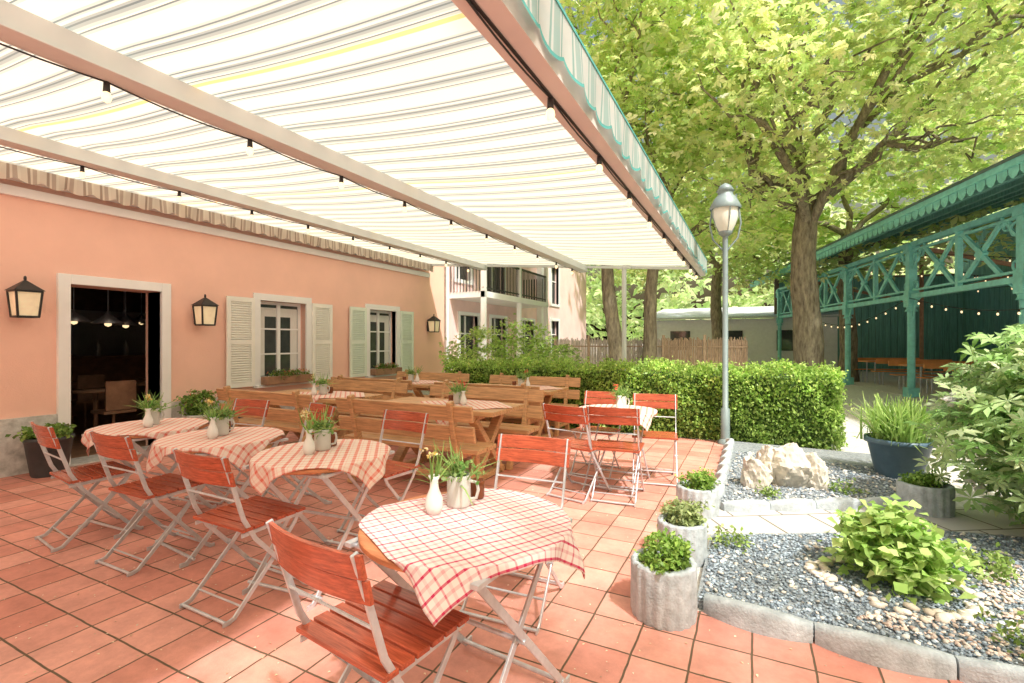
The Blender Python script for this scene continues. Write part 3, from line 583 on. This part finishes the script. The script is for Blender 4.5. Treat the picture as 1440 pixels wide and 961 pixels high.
# ---------------------------------------------------------------- pavilion
PV=empty('green_pavilion',(3.67,15.92,0),R(13.3))
b=MB(); PY=[-11.1,-7.4,-3.7,0,3.7,7.4,11.1]; HL,HU=2.65,3.9
for y in PY:
    b.bx(-.13,.13,y-.13,y+.13,0,.25); b.tube([(0,y,.25),(0,y,HL-.3)],.085,n=12); b.lathe([(.14,-.12),(.1,-.05),(.1,0),(.13,.05)],(0,y,HL-.3),n=14)
    b.bx(-.12,.12,y-.12,y+.12,HL-.3,HL+.12); b.bx(-.09,.09,y-.09,y+.09,HL+.12,HU+.1); b.bx(-.13,.13,y-.13,y+.13,HU-.1,HU+.06)
    for s_ in(-1,1):
        for rr,zc in((.55,HL-.02),(.42,HL-.02)):
            b.tube([(0,y+s_*(.1+rr*(1-math.cos(a))),zc-rr+rr*math.sin(a)) for a in [k*math.pi/16 for k in range(9)]],.025,n=6)
        for cy,cz,r_ in((.22,HU-.3,.13),(.45,HU-.2,.09),(.2,HL+.25,.1)):
            b.tube([(0,y+s_*cy+r_*math.cos(a),cz+r_*math.sin(a)) for a in [k*math.pi/6 for k in range(13)]],.024,n=6)
        b.beam((0,y+s_*.1,HU-.55),(0,y+s_*.6,HU),.03,.05)
b.bx(-.07,.07,-11.1,11.1,HL-.09,HL+.03); b.bx(-.04,.04,-11.1,11.1,HL+.1,HL+.15); b.bx(-.07,.07,-11.1,11.1,HU,HU+.12); b.bx(-.04,.04,-11.1,11.1,HU-.12,HU-.07)
for y0 in PY[:-1]:
    for yc in(y0+1.15,y0+2.55):
        b.beam((0,yc-.55,HL+.12),(0,yc+.55,HU-.1),.06,.09); b.beam((.003,yc-.55,HU-.1),(.003,yc+.55,HL+.12),.055,.085); b.box((0,yc,(HL+HU)/2),(.1,.2,.2),0,Matrix.Rotation(R(45),3,'X'))
    b.bx(-.05,.05,y0+1.8,y0+1.9,HL+.02,HU)
n=int(24/.25)
for i in range(n):
    y=-12+i*.25; b.add([(-1.1,y+.01,4.32),(-1.1,y+.24,4.32),(-1.1,y+.24,4.2),(-1.1,y+.185,4.13),(-1.1,y+.125,4.1),(-1.1,y+.065,4.13),(-1.1,y+.01,4.2)],[(0,1,2,3,4,5,6)])
b.bx(-1.13,-1.07,-12,12,4.3,4.46)
obj('posts_and_truss',(b,['teal']),parent=PV)
b=MB(); zr=lambda x:4.42+(x+1.1)*.3
def slab(x0,x1,y0,y1,zo,th,mi):
    b.add([(x0,y0,zr(x0)+zo),(x1,y0,zr(x1)+zo),(x1,y1,zr(x1)+zo),(x0,y1,zr(x0)+zo),(x0,y0,zr(x0)+zo+th),(x1,y0,zr(x1)+zo+th),(x1,y1,zr(x1)+zo+th),(x0,y1,zr(x0)+zo+th)],[(3,2,1,0),(4,5,6,7),(0,1,5,4),(1,2,6,5),(2,3,7,6),(3,0,4,7)],mi)
slab(-1.15,8.2,-12,12,.0,.06,0)
for i in range(27): y=-11.8+i*.9; slab(-1.05,8.1,y,y+.08,-.14,.139,1)
for i in range(7): x=-.6+i*1.25; b.bx(x,x+.08,-11.9,11.9,zr(x)-.24,zr(x)-.141,1)
obj('roof',(b,['roofu','teald']),parent=PV)
b=MB()
for i in range(80):
    y=-12+i*.3
    if -3.5<y<-2.0 or 3.8<y<5.5: b.bx(7.9,7.95,y+.01,y+.29,2.6,6.6,0)
    else: b.bx(7.9,7.95,y+.01,y+.29,0,6.6,0)
b.bx(7.96,8.05,-12,-3.5,0,6.7,1); b.bx(7.96,8.05,-1.9,3.8,0,6.7,1); b.bx(7.96,8.05,5.5,12,0,6.7,1); b.bx(0,8,11.9,12,0,4.6,1)
for i in range(26): b.bx(.2+i*.3,.48+i*.3,11.85,11.89,0,4.5,0)
for y in(-7.4,0,7.4):
    b.tube([(4,y,0),(4,y,5.6)],.07,2); b.beam((4,y,2.9),(.1,y,3.9),.06,.1,2); b.beam((4,y,3.2),(7.8,y,4.2),.06,.1,2)
b.bx(7.5,7.88,-2,1.6,0,2.3,3); b.bx(7.44,7.5,-1.7,1.3,1.1,2.1,4)
for k in range(7): b.bx(7.3,7.5,-1.7+k*.45,-1.4+k*.45,.9,1.35,5)
obj('interior',(b,['teald','dark','darkwood','dark','curtain','white']),parent=PV)
b=MB(); b.bx(0,8,-12,12,.004,.02); obj('floor',(b,['gravel']),parent=PV)
b=MB()
for (xa,ya,xb,yb,za) in [(0,-3.7,8,3,3.9),(0,0,8,-3,3.8),(0,0,8,7,3.9),(0,3.7,8,0,3.9),(-.1,-7.4,-.1,0,2.6),(-.1,0,-.1,7.4,2.55),(4,-10,4,10,3.6),(0,-7.4,8,-1,3.8)]:
    pts=[]; k=14
    for i in range(k+1):
        u=i/k; p=(xa+(xb-xa)*u,ya+(yb-ya)*u,za-.55*math.sin(math.pi*u)); pts.append(p); bulb(b,*p,.85,6)
    b.tube(pts,.008,0,n=5)
obj('string_lights',(b,['black','bulb']),parent=PV)
def beerset(x,y,rz):
    e=empty('beer_garden_bench_set'); e.parent=PV; e.location=(x,y,.02); e.rotation_euler=(0,0,rz); b=MB()
    b.bx(-1.1,1.1,-.3,.3,.73,.77)
    for s_ in(-1,1):
        b.bx(-1.1,1.1,s_*.6-.13,s_*.6+.13,.43,.46)
        for q in(-.85,.85):
            b.beam((q,s_*.6-.1,0),(q,s_*.6-.1,.43),.03,.03,1);b.beam((q,s_*.6+.1,0),(q,s_*.6+.1,.43),.03,.03,1)
            b.beam((q,s_*.25,0),(q,s_*.25,.73),.03,.03,1)
        b.bx(-1.1,1.1,s_*.78-.015,s_*.78+.015,.7,.85)
    obj('table_and_benches',(b,['orange','steel']),parent=e)
for x,y in((1.6,-1.2),(1.8,-3.6),(1.6,1.4),(1.8,4.4),(4.6,0),(4.6,3),(4.6,-3)): beerset(x,y,R(4))
# ---------------------------------------------------------------- folding chair
def chair_mesh():
    b=MB()
    for s_ in(-1,1):
        x=.215*s_
        b.strap([(x,-.292,.865),(x,-.28,.83),(x,-.24,.70),(x,-.185,.52),(x,-.12,.40),(x,.0,.26),(x,.14,.09),(x,.19,.03),(x,.215,.012),(x,.245,.012)],.024,.010)
        x=.192*s_
        b.strap([(x,.165,.445),(x,.14,.40),(x,.02,.26),(x,-.16,.08),(x,-.22,.02),(x,-.25,.012),(x,-.28,.012)],.024,.010)
        b.strap([(.204*s_,-.19,.432),(.204*s_,.185,.446)],.022,.008)
        b.tube([(.185*s_,.01,.26),(.225*s_,.01,.26)],.011,0,n=8)
    b.tube([(-.21,.228,.013),(.21,.228,.013)],.009,0,n=8); b.tube([(-.19,-.262,.013),(.19,-.262,.013)],.009,0,n=8)
    b.tube([(-.21,-.155,.455),(.21,-.155,.455)],.007,0); b.tube([(-.21,.12,.115),(.21,.12,.115)],.007,0,n=8); b.tube([(-.19,-.18,.062),(.19,-.18,.062)],.006,0,n=8); b.tube([(-.21,-.222,.625),(.21,-.222,.625)],.006,0,n=8)
    for i in range(6):
        y=-.165+i*.0655; b.box((0,y,.462+.001*i),(.45,.056,.018),1)
    for zc,yc in((.825,-.293),(.745,-.269)):
        K=10; vs=[];fs=[]
        for j in range(K+1):
            u=j/K*2-1; x=.235*u; yb=yc+.012-.03*(1-u*u)
            for dy,dz in((.005,-.037),(.021,-.037),(.005,.037),(-.011,.037)): vs.append((x,yb+dy,zc+dz))
        for j in range(K):
            for q in range(4): fs.append((j*4+q,(j+1)*4+q,(j+1)*4+(q+1)%4,j*4+(q+1)%4))
        fs+=[(0,1,2,3),tuple(K*4+q for q in(3,2,1,0))]; b.add(vs,fs,1)
    return b.mesh('folding_chair',['steel','redwood'])
CH=chair_mesh()
def chair(x,y,deg):
    a=R(deg); ox,oy=x-math.sin(a)*.29,y+math.cos(a)*.29
    obj('folding_garden_chair',CH,(ox,oy,.005),a,bevel=.0025)
for c in[(-1.19,1.02,-8),(-1.2,2.70,183),(-2.585,1.52,-1),(-3.63,1.585,0),(-4.49,1.56,-7),(-2.58,3.2,178),(-3.55,3.2,165),(-4.49,3.17,185),(-1.55,4.14,-12),(-1.12,4.22,5),(-.98,5.5,190),(-1.55,5.5,178)]: chair(*c)
def ftable():
    b=MB(); r=.40
    b.lathe([(.001,.718),(r-.01,.718),(r,.724),(r,.742),(r-.01,.748),(.001,.748)],n=48,mi=1)
    for s_ in(-1,1):
        x=.26*s_; b.strap([(x,-.30,.715),(x,-.27,.68),(x,.30,.05),(x,.34,.012),(x,.38,.012)],.03,.010); x=.235*s_; b.strap([(x,.30,.715),(x,.27,.68),(x,-.30,.05),(x,-.34,.012),(x,-.38,.012)],.03,.010)
    for y,z in((-.30,.7),(.30,.7),(.31,.04),(-.31,.04),(0,.365)): b.tube([(-.27,y,z),(.27,y,z)],.010,n=8)
    b.bx(-.3,-.27,-.33,.33,.70,.717); b.bx(.27,.3,-.33,.33,.70,.717)
    return b.mesh('folding_table',['steel','table'])
FT=ftable()
def cloth(x,y,zt,hx,hy,rz,shape,m,parent=None,n=70,seed=0,crot=0,off=(0,0)):
    rg=random.Random(seed); ph=rg.uniform(0,6); vs=[];fs=[];uv=[]
    cr,sr=math.cos(crot),math.sin(crot); ox,oy=off[0]+rg.uniform(-.015,.015),off[1]+rg.uniform(-.015,.015)
    for i in range(n+1):
        for j in range(n+1):
            p=(i/n*2-1)*hx; q=(j/n*2-1)*hy; X=p*cr-q*sr+ox; Y=p*sr+q*cr+oy
            if shape[0]=='r':
                d=math.hypot(X,Y); k=shape[1]/d if d>shape[1] else 1; nx,ny=X*k,Y*k
            else: nx=max(-shape[1],min(shape[1],X)); ny=max(-shape[2],min(shape[2],Y))
            ex,ey=X-nx,Y-ny; d=math.hypot(ex,ey)
            if d>1e-6:
                ex/=d;ey/=d; ang=math.atan2(Y,X); f=min(1,d/.12)
                out=.012*f+.10*d+.022*f*math.sin(ang*9+ph)+.012*f*math.sin(ang*17+ph*2)
                zz=zt-max(0,d-.008)*.975
            else: out=0; zz=zt+.0012*math.sin(X*23+ph)+.001*math.sin(Y*31)
            vs.append((nx+ex*out,ny+ey*out,zz)); uv.append((p,q))
    for i in range(n):
        for j in range(n): a=i*(n+1)+j; fs.append((a,a+n+1,a+n+2,a+1))
    me=bpy.data.meshes.new('cloth'); me.from_pydata(vs,[],fs); me.materials.append(M[m]); me.polygons.foreach_set('use_smooth',[True]*len(fs))
    l=me.uv_layers.new(name='UVMap')
    for lp in me.loops: l.data[lp.index].uv=uv[lp.vertex_index]
    ob=obj('checked_tablecloth',me,(x,y,0),rz)
    sd=ob.modifiers.new('s','SOLIDIFY'); sd.thickness=.002; sd.offset=1
    return ob
for i,(x,y,rz,mm,cr_,of,hs) in enumerate([(-1.0,1.6,-.1,'clothr',R(-30),(.045,.0),.385),(-2.41,2.18,.1,'clotho',R(40),(0,0),.41),(-3.47,2.21,-.1,'clotho',R(30),(0,0),.41),(-4.44,2.23,.05,'clotho',R(42),(0,0),.41),(-1.25,4.88,0,'clotho',R(10),(0,0),.41)]):
    obj('round_folding_table',FT,(x,y,.004),rz,bevel=.0015); cloth(x,y,.757,hs,hs,rz,('r',.402),mm,seed=i,crot=cr_-rz,off=of)
# ---------------------------------------------------------------- heavy wooden furniture
def bench_mesh(Ln):
    b=MB(); h=Ln/2
    b.box((0,.0,.43),(Ln,.17,.045)); b.box((0,.19,.43),(Ln,.17,.045))
    rt=Matrix.Rotation(R(12),3,'X')
    for z,y in((.60,-.135),(.79,-.175)): b.box((0,y,z),(Ln,.035,.15),0,rt)
    for s_ in(-1,1):
        x=s_*(h-.22)
        b.beam((x,-.085,.40),(x,-.21,.90),.07,.05,0,(1,0,0)); b.beam((x,-.06,.41),(x,-.20,0),.07,.06,0,(1,0,0)); b.beam((x,.22,.41),(x,.30,0),.07,.06,0,(1,0,0)); b.beam((x,-.1,.375),(x,.28,.375),.065,.06,0)
        b.beam((x,-.16,.14),(x,.26,.14),.05,.05)
    b.beam((-h+.22,.06,.14),(h-.22,.06,.14),.05,.07); return b.mesh('bench',['oak'])
def wtable_mesh(Ln):
    b=MB(); h=Ln/2
    for k in range(5): b.box((0,-.3+k*.15,.73),(Ln,.146,.05))
    for s_ in(-1,1):
        x=s_*(h-.28); b.beam((x,-.30,0),(x,.30,.66),.07,.10,0,(1,0,0)); b.beam((x+.004,.30,0),(x+.004,-.30,.66),.066,.098,0,(1,0,0)); b.beam((x,-.34,.675),(x,.34,.675),.08,.06); b.beam((x,-.36,.03),(x,.36,.03),.08,.06)
    b.beam((-h+.2,0,.33),(h-.2,0,.33),.05,.1); return b.mesh('wtable',['oak'])
BM_=bench_mesh(1.65); TM_=wtable_mesh(1.6)
def wset(cx,y,front=True,back=True,cl=None,dx=0):
    obj('heavy_wooden_table',TM_,(cx,y,.004),0,bevel=.008)
    if front: obj('wooden_bench',BM_,(cx+dx,y-.62,.004),0,bevel=.008)
    if back: obj('wooden_bench',BM_,(cx-dx,y+.66,.004),math.pi,bevel=.008)
    cloth(cx+.25,y,.764,.42,.42,0,('b',.9,.375),'clotho',seed=int(abs(cx*10)),crot=R(45))
wset(-3.07,4.5); wset(-5.15,4.55); wset(-3.3,6.55); wset(-5.4,6.6)
# ---------------------------------------------------------------- table decorations
def vase_mesh():
    b=MB(); b.lathe([(.001,0),(.028,0),(.036,.03),(.034,.06),(.018,.10),(.016,.13),(.024,.15),(.02,.15),(.012,.12)],n=20); return b.mesh('vase',['ceramic'])
def mug_mesh():
    b=MB(); b.lathe([(.001,.003),(.046,0),(.05,.01),(.05,.125),(.047,.132),(.043,.125),(.043,.09),(.001,.09)],n=24); b.tube([(.05,0,.105),(.078,0,.10),(.084,0,.07),(.075,0,.035),(.05,0,.03)],.007,0,n=8); return b.mesh('mug',['stoneware'])
def candle_mesh():
    b=MB(); b.lathe([(.001,0),(.028,0),(.031,.01),(.031,.075),(.028,.08),(.027,.02)],n=18); b.lathe([(.001,.03),(.027,.03)],mi=1,n=18); return b.mesh('amber_glass',['amber','ceramic'])
VM,MM,CM=vase_mesh(),mug_mesh(),candle_mesh()
YF=((.9,.62,.12),(.92,.85,.6))
def decor(x,y,z=.761,a=0,fc=YF,vs_=1):
    def P(dx,dy): return(x+dx*math.cos(a)-dy*math.sin(a),y+dx*math.sin(a)+dy*math.cos(a),z)
    v=obj('white_bud_vase',VM,P(-.04,-.10))
    n=22; scatter('stems_and_leaves',*BLADE,rotm(n,.45),np.column_stack([rng.normal(0,.006,n),rng.normal(0,.006,n),np.full(n,.12)]),rng.uniform(.10,.2,n),cols(n,(.12,.30,.05),(.35,.52,.16)),'leafs',parent=v)
    cloud('blossoms',[(-.02,0,.24,.035,.035,.03)],3,9,.010,.018,fc[0],fc[1],ONE,'leafs',1,.3,parent=v)
    m_=obj('stoneware_mug',MM,P(0,.02),a+.3); cloud('herbs',[(0,0,.15,.07,.07,.04)],22,7,.02,.026,(.14,.32,.07),(.4,.55,.2),ONE,'leafs',.8,.2,parent=m_)
    n=44; scatter('herb_blades',*BLADE,rotm(n,.75),np.column_stack([rng.normal(0,.015,n),rng.normal(0,.015,n),np.full(n,.1)]),rng.uniform(.12,.22,n),cols(n,(.16,.36,.08),(.42,.58,.22)),'leafs',parent=m_)
    obj('amber_candle_glass',CM,P(.02,.14))
decor(-1.11,1.70); decor(-2.45,2.2,a=.5); decor(-3.5,2.22,a=.9); decor(-4.45,2.25,a=1.2); RF=((.8,.1,.05),(.85,.3,.2)); decor(-1.2,4.9,a=.4,fc=RF)
for i,(x,y) in enumerate(((-2.9,4.5),(-5.0,4.5),(-3.1,6.55),(-5.2,6.6))): decor(x,y,.768,random.uniform(0,2),fc=RF if i%2==0 else YF)
def pot(x,y,r,h,m_,ph,a,bb,fl=None):
    b=MB(); b.lathe([(r*.7,0),(r*.75,.02),(r,h-.04),(r*1.06,h-.035),(r*1.06,h),(r*.9,h),(r*.88,h-.06)],n=32); b.lathe([(r*.9,h-.04),(.001,h-.03)],mi=1)
    e=obj('potted_plant',(b,[m_,'soil']),(x,y,.004)); cloud('leaves',[(0,0,h+ph*.5,r*1.1,r*1.1,ph*.6)],110,10,.03,.05,a,bb,ONE,'leafs',.8,.2,parent=e)
    if fl: cloud('blossoms',[(0,0,h+ph*.7,r*1.1,r*1.1,ph*.5)],20,8,.015,.03,fl[0],fl[1],ONE,'leafs',1,.7,parent=e)
PA=(.14,.30,.05);PB=(.35,.52,.14)
pot(-6.85,2.45,.2,.42,'blackpot',.08,PA,PB)
pot(-6.85,4.05,.2,.45,'stoneware',.3,PA,PB,((.8,.15,.1),(.9,.7,.6)))
pot(-6.8,4.6,.2,.4,'bluepot',.18,PA,PB,((.8,.7,.7),(.9,.85,.8)))
n=4200; q=np.column_stack([rng.uniform(-6.5,3,n),rng.uniform(.6,7.4,n),np.full(n,.009)]); q=q[(q[:,0]<-.35)|(q[:,1]<2.68)]; n=len(q)
scatter('fallen_blossom_petals',ONE[0],ONE[1],rotm(n,.15),q,rng.uniform(.007,.017,n),cols(n,(.55,.42,.25),(.84,.76,.6),.15),'petal')
